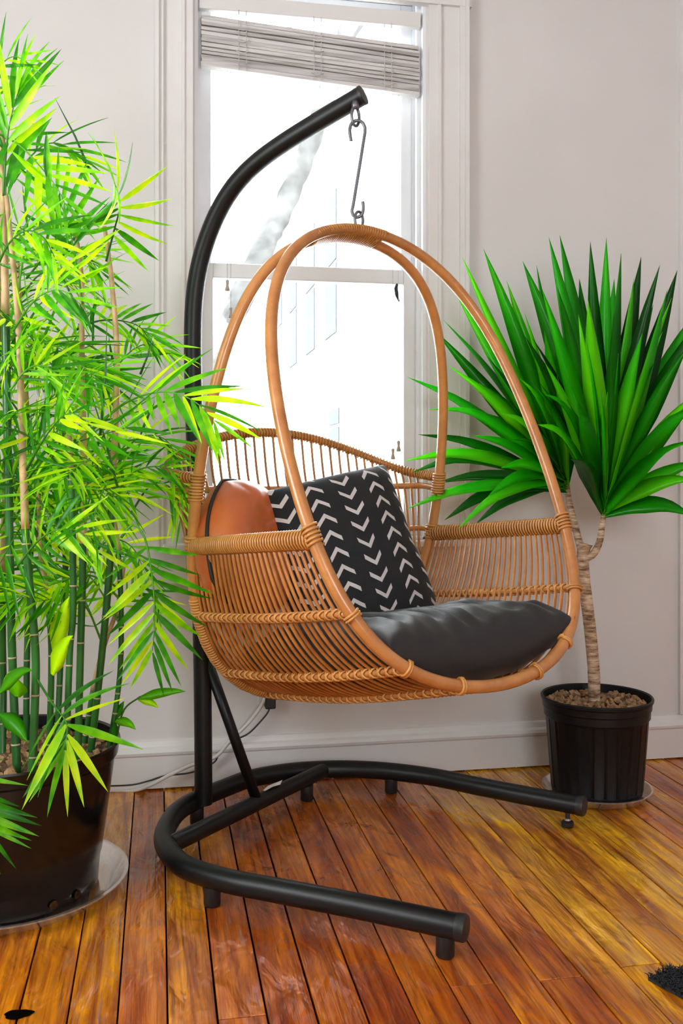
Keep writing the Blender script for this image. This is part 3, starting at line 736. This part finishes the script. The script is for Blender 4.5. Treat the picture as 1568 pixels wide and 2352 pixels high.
# ------------------------------------------------------------------ potted yucca
YP = W(0.788, 3.0, 0)
yu = empty('potted_yucca', YP + UP * .006, 'sword-leaved plant on bare trunk in ribbed black nursery pot', 'plant')
def rib(r, z, a):
    if .02 < z < .235:
        k = (a / (2 * pi) * 24) % 1.0; return r - (.0042 if k < .12 else 0) - .0015 * sin(k * pi)
    return r
MB().lathe(YP + UP * .006, [(.001, .004), (.125, .004), (.136, .006), (.137, .012), (.139, .02), (.1395, .022), (.1555, .232), (.156, .236), (.160, .240), (.1605, .262), (.164, .266), (.1650, .284), (.1690, .288), (.170, .296), (.167, .300), (.162, .297), (.158, .27), (.157, .255)], 192, rib).build('pot', M['pot_matt'], yu, auto=35)
random.seed(3)
def soil(name, c, r, z, n, parent, ms, chips, csz):
    m_ = MB(); vs = [(c.x, c.y, z + .008)]; fs = []; nr, na = 12, 40
    for i in range(1, nr + 1):
        for k in range(na):
            a = 2*pi*k/na; rr = r * i / nr
            vs.append((c.x + rr*cos(a), c.y + rr*sin(a), z + .009 * mnoise.noise(Vector((rr*cos(a)*25, rr*sin(a)*25, n)))))
    fs += [(0, 1 + k, 1 + (k+1) % na) for k in range(na)]
    for i in range(nr - 1):
        for k in range(na): fs.append((1+i*na+k, 1+(i+1)*na+k, 1+(i+1)*na+(k+1) % na, 1+i*na+(k+1) % na))
    m_.add(vs, fs); so = m_.build(name, ms, parent)
    cm = MB()
    for _ in range(chips):
        a = random.random() * 2*pi; rr = r * sqrt(random.random()) * .95; s_ = random.uniform(.5, 1.3) * csz
        p = Vector((c.x + rr*cos(a), c.y + rr*sin(a), z + .006)); R_ = Matrix.Rotation(random.random()*6.3, 3, Vector((random.random()-.5, random.random()-.5, random.random()-.5)).normalized())
        q = [Vector((sx*random.uniform(.6, 1), sy*random.uniform(.4, .9), sz*random.uniform(.3, .7))) * s_ for sx in (-1, 1) for sy in (-1, 1) for sz in (-1, 1)]
        cm.add([p + R_ @ v for v in q], [(0,1,3,2),(4,6,7,5),(0,4,5,1),(2,3,7,6),(0,2,6,4),(1,5,7,3)])
    cm.build('bark_chips', M['bark_chip'], so, smooth=False, kind='stuff')
soil('soil', YP, .157, .278, 2, yu, M['soil'], 260, .009)
TY = 3.0
tpx = [(1364,1618,3.0),(1363,1540,3.0),(1354,1440,3.0),(1343,1350,3.0),(1338,1290,3.0),(1340,1262,3.0),(1344,1248,3.0)]
tp = spline([px(*q) for q in tpx], 8)
MB().tube(tp, [.0185 + .0012 * mnoise.noise(Vector((i*1.7, 0, 0))) + (.004 * max(0, (i - 36) / 12)) for i in range(len(tp))], 16).build('trunk', M['bark'], yu)
b1 = spline([px(1342,1282,3.0), px(1362,1272,2.985), px(1376,1245,2.98), px(1382,1210,2.98), px(1386,1180,2.98)], 6)
MB().tube(b1, [.013 - .0002*i for i in range(len(b1))], 12).build('branch', M['bark'], yu)
b2 = spline([px(1338,1275,3.0), px(1328,1240,3.02), px(1318,1200,3.04), px(1306,1150,3.05), px(1300,1110,3.05)], 6)
MB().tube(b2, [.012 - .0001*i for i in range(len(b2))], 12).build('branch', M['bark'], yu)

def blade(P, w0, fold_=.25, n=12, wprof=None, nrm=None):
    # strap leaf along the polyline P, creased along its midrib
    P = resample(P, n); vs = []; fs = []
    for i, p in enumerate(P):
        T = (P[min(i+1, n-1)] - P[max(i-1, 0)]).normalized()
        N = nrm - T * nrm.dot(T)
        if N.length < 1e-4: N = T.orthogonal()
        N.normalize(); B = T.cross(N); s = i / (n - 1)
        w = w0 * (wprof(s) if wprof else sin(pi * min(1, s * .9 + .1)))
        vs += [p - B * w + N * w * fold_, p - N * .0008, p + B * w + N * w * fold_, p + N * .0006]
    for i in range(n - 1):
        a, b = i * 4, i * 4 + 4
        fs += [(a, a+1, b+1, b), (a+1, a+2, b+2, b+1), (a+3, b+3, b+2, a+2), (a, b, b+3, a+3)]
    return vs, fs
def yprof(s):                       # narrow neck, broad middle, long point
    return (.32 + .68 * min(1, s / .48) ** .9) * (1 - max(0, (s - .50) / .50) ** 1.5) + .01
def yleaf(c, tip, w0, sag, nrm=None):
    d_ = tip - c; l_ = d_.length
    up_ = UP * l_ * .10
    m1 = c.lerp(tip, .35) + up_ * sag; m2 = c.lerp(tip, .70) + up_ * sag * 1.1
    P = spline([c, m1, m2, tip], 8)
    nn = nrm or (UP * .6 - FWD * .8 + RGT * random.uniform(-.7, .7))
    vs, fs = blade(P, w0, .32, 13, yprof, nn)
    return MB().add(vs, fs).build('leaf', M['yucca_leaf'], yu)
random.seed(21)
R1 = px(1386, 1178, 2.98); R2 = px(1303, 1120, 3.05)
tips1 = [(1260,545,2.95),(1285,540,3.1),(1355,555,2.85),(1392,545,3.0),(1426,582,2.8),(1472,590,3.1),(1515,608,2.9),(1532,665,2.75),(1245,665,2.7),(1280,660,2.75),(1345,772,2.55),(1420,812,2.6),(1475,765,2.8),
         (1600,740,2.9),(1610,700,3.0),(1640,860,2.8),(1625,920,2.7),(1610,1010,2.65),(1620,1060,2.9),(1600,1100,2.8),(1590,1185,2.85),(1225,780,2.75),(1250,905,2.6),(1305,870,2.55),(1380,895,2.5),(1395,900,2.65),(1310,1055,2.6),(1235,975,2.65),(1455,640,2.95),(1330,640,3.1),(1300,720,2.9),(1410,640,3.1),(1500,700,3.1),(1555,620,2.95),(1350,690,2.75),(1200,600,2.95)]
for u, v, t in tips1:
    yleaf(R1 + UP * random.uniform(-.012, .03), px(u, v, min(t, 3.05)), random.uniform(.025, .034), random.uniform(-.1, .5) if v < 900 else random.uniform(.4, 1.1))
tips2 = [(1060,588,2.95),(1110,572,3.0),(1163,645,3.02),(1232,610,3.02),(1018,735,3.02),(1040,660,3.04),(935,866,3.0),(1000,760,3.04),(1030,840,2.9),(985,940,2.85),(1070,945,2.95),(930,1058,2.85),(945,1085,2.9),(935,1168,2.8),(1020,1195,2.85),(1050,1215,2.75),(1090,1205,2.9),(960,998,2.95),(1180,1010,2.75),(1120,820,2.9),(1205,720,2.85),(1195,870,2.75),(1150,950,2.8),(1100,880,3.02),(1250,760,2.9),(1280,860,2.8),(1210,930,3.02),(1150,1075,2.7),(1190,960,2.9),(1350,820,3.03),(1085,1000,2.8),(1000,1110,3.02),(1120,1140,2.72)]
for u, v, t in tips2:
    yleaf(R2 + UP * random.uniform(-.015, .03), px(u, v, min(t, 3.05)), random.uniform(.019, .028), random.uniform(-.1, .5) if v < 850 else random.uniform(.4, 1.0))
for _ in range(14):
    a = random.uniform(-1.0, 1.0); el = random.uniform(.5, 1.3); l_ = random.uniform(.45, .7)
    yleaf(R1, R1 + (RGT * sin(a) * cos(el) - FWD * cos(a) * cos(el) * .8 + UP * sin(el)) * l_, .021, .5)

def saucer(name, c, r, label, h=.028):
    o = MB().lathe(c, [(.001, .0015), (r*.80, .0015), (r*.84, .003), (r*.88, .008), (r*.97, h), (r*1.0, h), (r*1.0, h-.003), (r*.975, h-.003), (r*.90, .006), (r*.85, .0006), (.001, .0006)], 72).build(name, M['clear_plastic'], None, auto=40)
    return tag(o, label, 'saucer')
saucer('plant_saucer', YP, .167, 'small clear plastic saucer under the ribbed black pot')

# ------------------------------------------------------------------ potted palm
PP = W(-0.80, 2.32, 0)
pa = empty('potted_palm', PP + UP * .004, 'tall feathery bamboo palm in a big glossy black pot', 'plant')
MB().lathe(PP + UP * .004, [(.001, .004), (.200, .004), (.213, .008), (.216, .05), (.219, .075), (.222, .080), (.253, .305), (.256, .308), (.260, .312), (.263, .334), (.266, .342), (.264, .347), (.256, .344), (.252, .31), (.250, .29)], 96).build('pot', M['pot_gloss'], pa, auto=35)
soil('soil', PP, .252, .315, 5, pa, M['soil'], 420, .010)
hole = []
for u, v in ((100, 2098), (220, 2052)):     # drain holes near the pot foot
    dr = (px(u, v, 2.2) - PP); dr.z = 0; dr.normalize()
    p = PP + dr * .2185 + UP * (.028)
    sd2 = dr.cross(UP)
    m_ = MB().add([p + sd2 * .011 * cos(2*pi*i/14) + UP * .010 * sin(2*pi*i/14) for i in range(14)] + [p + dr * .003], [(i, (i+1) % 14, 14) for i in range(14)])
    m_.build('drain_hole', M['drain'], pa)
saucer('plant_saucer', PP, .285, 'wide clear plastic saucer under the glossy palm pot', .034)

random.seed(8)
def inpot(u, t):                 # cane foot in the soil
    p = W((u - CX) / FPX * t, t, .318); d_ = p - PP; d_.z = 0
    if d_.length > .235: p = PP + d_.normalized() * .235 + UP * .318
    return p
canes = [  # (foot u, foot t, [(u, v)...] , t, radius, top of green part as fraction)
    (40, 2.20, [(30,1560),(25,1400),(20,1150),(14,800),(8,450),(4,250)], 2.22, .0095, .70),
    (72, 2.14, [(82,1560),(78,1450),(62,1280),(52,1050),(42,750),(15,450)], 2.16, .0090, .45),
    (112, 2.30, [(118,1500),(108,1370),(92,1250),(88,1100)], 2.30, .0075, .55),
    (150, 2.18, [(160,1500),(168,1400),(165,1150),(160,1000)], 2.2, .0075, .9),
    (178, 2.26, [(185,1480),(190,1300),(192,1050),(188,800),(186,620),(165,500)], 2.27, .0085, .42),
    (206, 2.34, [(232,1520),(252,1300),(256,1150),(266,950),(268,800),(256,640),(240,520)], 2.3, .0085, .55),
    (262, 2.36, [(274,1560),(278,1400),(270,1250),(258,1150)], 2.36, .0065, .8),
    (190, 2.40, [(215,1580),(240,1480),(268,1400),(285,1300)], 2.40, .0070, .35),
    (5, 2.30, [(8,1600),(6,1400),(12,1100),(18,850)], 2.34, .0080, .5),
    (130, 2.42, [(140,1500),(150,1300),(150,1080),(142,900)], 2.45, .0075, .75),
    (-30, 2.25, [(-25,1500),(-15,1100),(-5,700),(-10,350)], 2.3, .0090, .7),
    (60, 2.44, [(62,1500),(70,1200),(58,900),(40,600)], 2.46, .0080, .7),
]
cpaths = []
for fu, ft, pts_, t, r, gr in canes:
    P = spline([inpot(fu, ft) - UP * .02] + [px(u, v, t) for u, v in pts_], 8); P = resample(P, 40)
    g = int(gr * 39)
    cn = MB().tube(P[:g + 1], r, 10).build('cane', M['cane_green'], pa)
    MB().tube(P[g:], [r * 1.02 - r * .45 * i / (40 - g) for i in range(40 - g)], 10).build('leaf_sheath', M['sheath'], cn)
    m_ = MB(); L_ = 0
    j = random.randint(2, 4)
    while j < g:
        T = (P[j+1] - P[j]).normalized(); m_.tube([P[j] - T*.002, P[j] - T*.0012, P[j] + T*.0012, P[j] + T*.002], [r*1.0, r*1.13, r*1.13, r*1.0], 10); j += random.randint(3, 6)
    m_.build('node_rings', M['node'], cn, kind='stuff')
    cpaths.append((P, r))
# leaflet meshes shared by all single leaflets: unit length along +x, broad side facing +z
def leaflet_geo(droop, n=7):
    vs = []; fs = []
    for i in range(n):
        s = i / (n - 1); w = .052 * (.25 + .75 * min(1, s / .22)) * (1 - max(0, (s - .3) / .7) ** 1.8) + .0006
        z = -droop * s * s
        vs += [(s, -w, z + w * .25), (s, 0, z - .004), (s, w, z + w * .25)]
    for i in range(n - 1):
        a, b = i*3, i*3 + 3; fs += [(a, b, b+1, a+1), (a+1, b+1, b+2, a+2)]
    return vs, fs
LG = [leaflet_geo(d_) for d_ in (.02, .10, .20, .32)]
LM = []
for vs, fs in LG:
    me = bpy.data.meshes.new('leaflet'); me.from_pydata(vs, [], fs); me.update(); me.materials.append(M['palm_leaf'])
    me.polygons.foreach_set('use_smooth', [True] * len(me.polygons)); LM.append(me)
single = [0]
def frond(P, ln, nrm, single_parts, pairs=11, start=.22, spread=(62, 24), width=1.0, fan=True):
    P = resample(P, 26)
    fr = MB().tube(P, [.0030 - .0022 * i / 25 for i in range(26)], 6).build('frond', M['palm_leaf_stem'], pa)
    o0 = origin_of(fr); joined = MB()
    for k in range(pairs):
        f_ = k / (pairs - 1); s = start + (1 - start) * f_ ** .9; x = s * 25; i = min(24, int(x)); p = P[i].lerp(P[i+1], x - i)
        T = (P[i+1] - P[i]).normalized(); N = (nrm - T * nrm.dot(T)).normalized(); B = N.cross(T)
        l_ = ln * (.62 + .38 * sin(pi * (.15 + .75 * f_))) * random.uniform(.88, 1.1)
        sp = RAD(spread[0] + (spread[1] - spread[0]) * f_)
        for sd_ in (-1, 1):
            a = sp + random.uniform(-.10, .10)
            D = (T * cos(a) + B * sd_ * sin(a) + N * random.uniform(-.10, .12)).normalized()
            Z = (N - D * N.dot(D)).normalized(); Z = (Z + D.cross(Z) * random.uniform(-.35, .35)).normalized(); Y_ = Z.cross(D)
            q = p + B * sd_ * .001 + T * random.uniform(-.004, .004)
            v_ = random.choice((0, 1, 1, 2, 3)) if D.z > -.7 else random.choice((0, 0, 1))
            wd_ = l_ * width * random.uniform(.85, 1.15)
            Mx = Matrix(((D.x*l_, Y_.x*wd_, Z.x*l_, q.x), (D.y*l_, Y_.y*wd_, Z.y*l_, q.y), (D.z*l_, Y_.z*wd_, Z.z*l_, q.z), (0, 0, 0, 1)))
            if single_parts and single[0] < 300:
                single[0] += 1
                o = bpy.data.objects.new('leaflet', LM[v_]); C.objects.link(o); o.parent = fr
                o.matrix_basis = Matrix.Translation(-o0) @ Mx
            else:
                vs, fs = LG[v_]; joined.add([Mx @ Vector(v) for v in vs], fs)
    if joined.v: joined.build('leaflets', M['palm_leaf'], fr, kind='stuff')
    return fr
M['palm_leaf_stem'] = m_leaf('palm_frond_stem', [(0.0, (0.02, 0.13, 0.01)), (1.0, (0.10, 0.38, 0.02))], 0.1, (1, 1, 1), .4)
CAMN = -FWD
# fronds one can follow in the photograph
def fr_px(pix, ln_px, t, tilt=(0, 0), **kw):
    n = len(pix); tt = t if isinstance(t, (list, tuple)) else [t] * n
    P = spline([px(u, v, tt[i]) for i, (u, v) in enumerate(pix)], 6)
    nrm = (CAMN + UP * tilt[0] + RGT * tilt[1]).normalized()
    return frond(P, ln_px / FPX * tt[-1], nrm, True, **kw)
fr_px([(278,1235),(305,1205),(332,1235),(350,1330),(355,1420),(350,1495)], 160, 2.08, (.3, .1), pairs=11, start=.30, spread=(68, 22))
fr_px([(215,985),(290,925),(370,900),(440,918),(490,965)], 165, [2.28,2.22,2.16,2.12,2.10], (.6, .3), pairs=11, start=.34, spread=(60, 20))
fr_px([(244,600),(262,530),(274,480),(270,440),(262,420)], 165, [2.28,2.24,2.2,2.16,2.13], (.5, .5), pairs=10, start=.3, spread=(125, 60))
fr_px([(190,700),(175,600),(155,510),(130,450),(105,405)], 130, [2.26,2.2,2.16,2.14,2.12], (.3, 0), pairs=11, start=.2, spread=(60, 24))
fr_px([(85,1560),(120,1615),(150,1655),(154,1690),(150,1720)], 190, [2.15,2.08,2.02,2.0,1.99], (.3, 0), pairs=7, start=.55, spread=(75, 12), width=1.1)
fr_px([(-140,1700),(-110,1780),(-80,1840),(-50,1880),(-30,1900)], 170, [2.0,1.94,1.92,1.91,1.91], (.3, .2), pairs=8, start=.3, spread=(55, 15))
fr_px([(8,450),(12,380),(18,310),(30,250),(45,200)], 175, [2.2,2.18,2.16,2.15,2.14], (.2, 0), pairs=9, start=.15, spread=(50, 10))
fr_px([(-20,300),(40,330),(90,380),(130,430),(150,470)], 150, [2.2,2.16,2.13,2.12,2.12], (.5, 0), pairs=10, start=.1, spread=(60, 20))
fr_px([(262,1150),(290,1100),(330,1075),(385,1075),(415,1110)], 95, [2.36,2.36,2.36,2.37,2.38], (.8, 0), pairs=10, start=.25, spread=(60, 20))
fr_px([(170,760),(215,740),(260,735),(310,745),(350,775)], 110, [2.3,2.32,2.34,2.36,2.36], (.7, 0), pairs=10, start=.2, spread=(60, 20))
fr_px([(60,1080),(100,1010),(140,960),(170,950),(205,975)], 130, [2.16,2.1,2.06,2.04,2.04], (.5, 0), pairs=10, start=.2)
fr_px([(40,1300),(90,1240),(140,1215),(190,1225),(225,1265)], 130, [2.14,2.08,2.05,2.04,2.04], (.5, 0), pairs=10, start=.2)
fr_px([(30,760),(70,700),(110,670),(150,670),(185,700)], 130, [2.14,2.1,2.06,2.04,2.04], (.4, 0), pairs=10, start=.2)
fr_px([(-10,620),(20,560),(60,530),(100,545),(125,590)], 130, [2.14,2.1,2.06,2.04,2.04], (.4, 0), pairs=10, start=.2)
# the rest of the crown
random.seed(77)
for k in range(150):
    P, r = random.choice(cpaths); j = random.randint(17, 38); p = P[j]
    a = random.uniform(-pi, pi); bias = Vector((.25, -.15, 0))
    D = (Vector((cos(a), sin(a), 0)) + bias).normalized(); up_ = random.uniform(.1, 1.2); l_ = random.uniform(.26, .42)
    end = p + D * l_ * .95 + UP * (up_ * .40 - .20)
    if end.y > -.12: end.y = -.12 - random.random() * .1
    e_u = (end - CAM).dot(RGT) / (end - CAM).dot(FWD) * FPX + CX; e_t = (end - CAM).dot(FWD)
    e_v = YH - (end.z - 1) / e_t * FPX
    lim = 60 if e_v < 340 else 190 if e_v < 620 else 235 if e_v < 820 else 300
    if e_u > lim or e_t < 2.02 or e_v > 1400: continue
    if YH - (end.z - 1) / e_t * FPX < 190 and e_u > 60: continue
    mid = p.lerp(end, .5) + UP * l_ * random.uniform(.12, .30)
    nrm = (UP * .55 - FWD * random.uniform(.5, 1.6) + RGT * random.uniform(-.5, .5)).normalized()
    frond(spline([p, p.lerp(mid, .5) + UP * .03, mid, end], 6), random.uniform(.11, .19), nrm, False, pairs=random.randint(10, 14), width=random.uniform(.5, .75))
fr_px([(-60,260),(-30,190),(0,150),(30,130),(60,140)], 120, [2.2,2.18,2.16,2.15,2.14], (.2, 0), pairs=6, start=.3, spread=(60, 20), width=.7)
fr_px([(30,420),(70,360),(110,330),(150,335),(190,365)], 130, [2.3,2.3,2.3,2.3,2.3], (.7, 0), pairs=9, start=.2, spread=(55, 20), width=.8)
# paler fronds behind the canes, towards the chair
for pix, ln_, t0_ in (([(230,900),(270,840),(310,800),(350,790),(385,810)], 115, 2.42), ([(262,1080),(300,1020),(340,1000),(380,1010),(405,1045)], 105, 2.44),
                      ([(300,1180),(340,1120),(375,1110),(405,1140),(415,1190)], 100, 2.42), ([(150,1130),(190,1080),(230,1065),(265,1085),(290,1125)], 115, 2.38),
                      ([(100,900),(140,850),(185,835),(225,850),(255,890)], 120, 2.40), ([(190,1300),(235,1250),(275,1240),(310,1265),(330,1310)], 110, 2.42),
                      ([(60,640),(105,590),(150,570),(195,585),(225,620)], 120, 2.38), ([(10,1180),(45,1130),(85,1115),(125,1135),(150,1180)], 120, 2.34),
                      ([(268,1420),(300,1370),(330,1350),(355,1365),(370,1400)], 90, 2.44), ([(20,900),(60,850),(95,840),(130,860),(150,900)], 120, 2.1)):
    fr_px(pix, ln_, t0_, (random.uniform(.2, .8), random.uniform(-.3, .3)), pairs=11, start=.2, spread=(58, 20), width=.75)
# unopened spear leaves
for a, b, t in (((210,400),(126,225),2.3), ((230,1000),(246,728),2.15), ((322,860),(350,770),2.3), ((270,1120),(195,860),2.2)):
    MB().tube([px(*a, t), px((a[0]+b[0])/2 + 4, (a[1]+b[1])/2, t), px(*b, t)], [.0032, .0026, .0004], 7).build('spear_leaf', M['cane_green'], pa)
# young leaves low on the right
def broad(c, tip, w, sag): 
    P = spline([c, c.lerp(tip, .4) + UP * sag, c.lerp(tip, .75) + UP * sag, tip], 6)
    vs, fs = blade(P, w, .2, 10, lambda s: (.2 + .8 * min(1, s/.35)) * (1 - max(0, (s-.4)/.6) ** 1.8) + .01, UP * .7 - FWD)
    MB().add(vs, fs).build('young_leaf', M['palm_leaf'], pa)
MB().tube(spline([px(268,1690,2.36), px(285,1630,2.36), px(322,1600,2.36)], 5), .0022, 6).build('young_stem', M['palm_leaf_stem'], pa)
broad(px(315,1605,2.36), px(427,1588,2.33), .013, .004); broad(px(315,1605,2.36), px(364,1626,2.34), .010, .004)
broad(px(262,1655,2.36), px(312,1676,2.3), .012, .006); broad(px(262,1655,2.36), px(262,1710,2.3), .010, .0); broad(px(262,1655,2.36), px(285,1610,2.36), .010, .0)
broad(px(0,1640,2.1), px(62,1705,2.05), .018, .01); broad(px(0,1590,2.1), px(75,1540,2.05), .018, .01); broad(px(40,1600,2.15), px(35,1545,2.1), .03, .01); broad(px(120,1550,2.15), px(168,1460,2.1), .022, .01); broad(px(125,1500,2.2), px(160,1370,2.2), .022, .01)

# ------------------------------------------------------------------ small things
pw_ = empty('power_adapter', on_y(620, 1612, -.03), 'small black plug-in power adapter low on the wall', 'adapter')
a_, b_ = on_y(609, 1597, -.04), on_y(633, 1628, -.04)
MB().box((a_.x, -.045, b_.z), (b_.x, -.006, a_.z)).build('adapter_body', M['cap'], pw_, smooth=False, bevel=.004)
ol = MB().box((a_.x - .02, -.006, b_.z + .005), (a_.x + .05, 0, b_.z + .12)).build('wall_outlet', M['trim'], None, smooth=False, bevel=.002)
tag(ol, 'white wall outlet plate behind the black adapter', 'outlet')
def cable(name, pts, r, m, label):
    o = MB().tube(spline(pts, 8), r, 10).build(name, m); return tag(o, label, 'cable')
def fp(u, v, r): t = FPX * (1 - r) / (v - YH); return W((u - CX) / FPX * t, t, r)
def cl(p, y=-.035): return Vector((p.x, min(p.y, y), p.z))
cable('white_cable', [on_y(610, 1560, -.03), on_y(607, 1606, -.035), on_y(575, 1655, -.045), on_y(530, 1700, -.045), on_y(495, 1738, -.045), on_y(440, 1757, -.045), on_y(390, 1780, -.05), on_y(345, 1803, -.06), fp(310, 1815, .006), fp(250, 1816, .006), fp(180, 1822, .006)], .0058, M['white_cable'], 'thick white cable trailing down the baseboard to the floor')
cable('black_cable', [on_y(620, 1622, -.03), on_y(615, 1636, -.034), on_y(600, 1655, -.04), on_y(570, 1685, -.043), on_y(535, 1702, -.043), on_y(505, 1728, -.043), on_y(490, 1752, -.043), on_y(440, 1774, -.043), on_y(380, 1782, -.043), on_y(340, 1794, -.043), on_y(300, 1803, -.045), on_y(230, 1806, -.045)], .0026, M['cap'], 'thin black cord running along the baseboard')

# shaggy corner of a dark rug at the lower right edge
random.seed(4)
rp = [fp(1488, 2252, .002), fp(1568, 2296, .002), fp(1700, 2370, .002), fp(1720, 2262, .002), fp(1540, 2230, .002)]
rg = empty('rug', rp[0], 'corner of a shaggy black rug on the floor at the right edge', 'rug')
MB().add([p for p in rp] + [p + UP * .006 for p in rp], [(4,3,2,1,0), (5,6,7,8,9)] + [(i, (i+1) % 5, 5 + (i+1) % 5, 5 + i) for i in range(5)]).build('backing', M['rug'], rg, smooth=False)
pm = MB()
def in_poly(x, y):
    c = False
    for i in range(5):
        a, b = rp[i], rp[i-1]
        if (a.y > y) != (b.y > y) and x < (b.x - a.x) * (y - a.y) / (b.y - a.y) + a.x: c = not c
    return c
n_ = 0
xs = [p.x for p in rp]; ys = [p.y for p in rp]
while n_ < 1600:
    x = random.uniform(min(xs), max(xs)); y = random.uniform(min(ys), max(ys))
    if not in_poly(x, y): continue
    n_ += 1; p = Vector((x, y, .004)); a = random.random() * 2 * pi; l_ = random.uniform(.006, .014)
    pm.tube([p, p + Vector((cos(a)*.003, sin(a)*.003, l_ * .8)), p + Vector((cos(a)*.010, sin(a)*.010, l_))], [.0013, .0012, .0006], 4)
pm.build('pile', M['rug'], rg, kind='stuff')
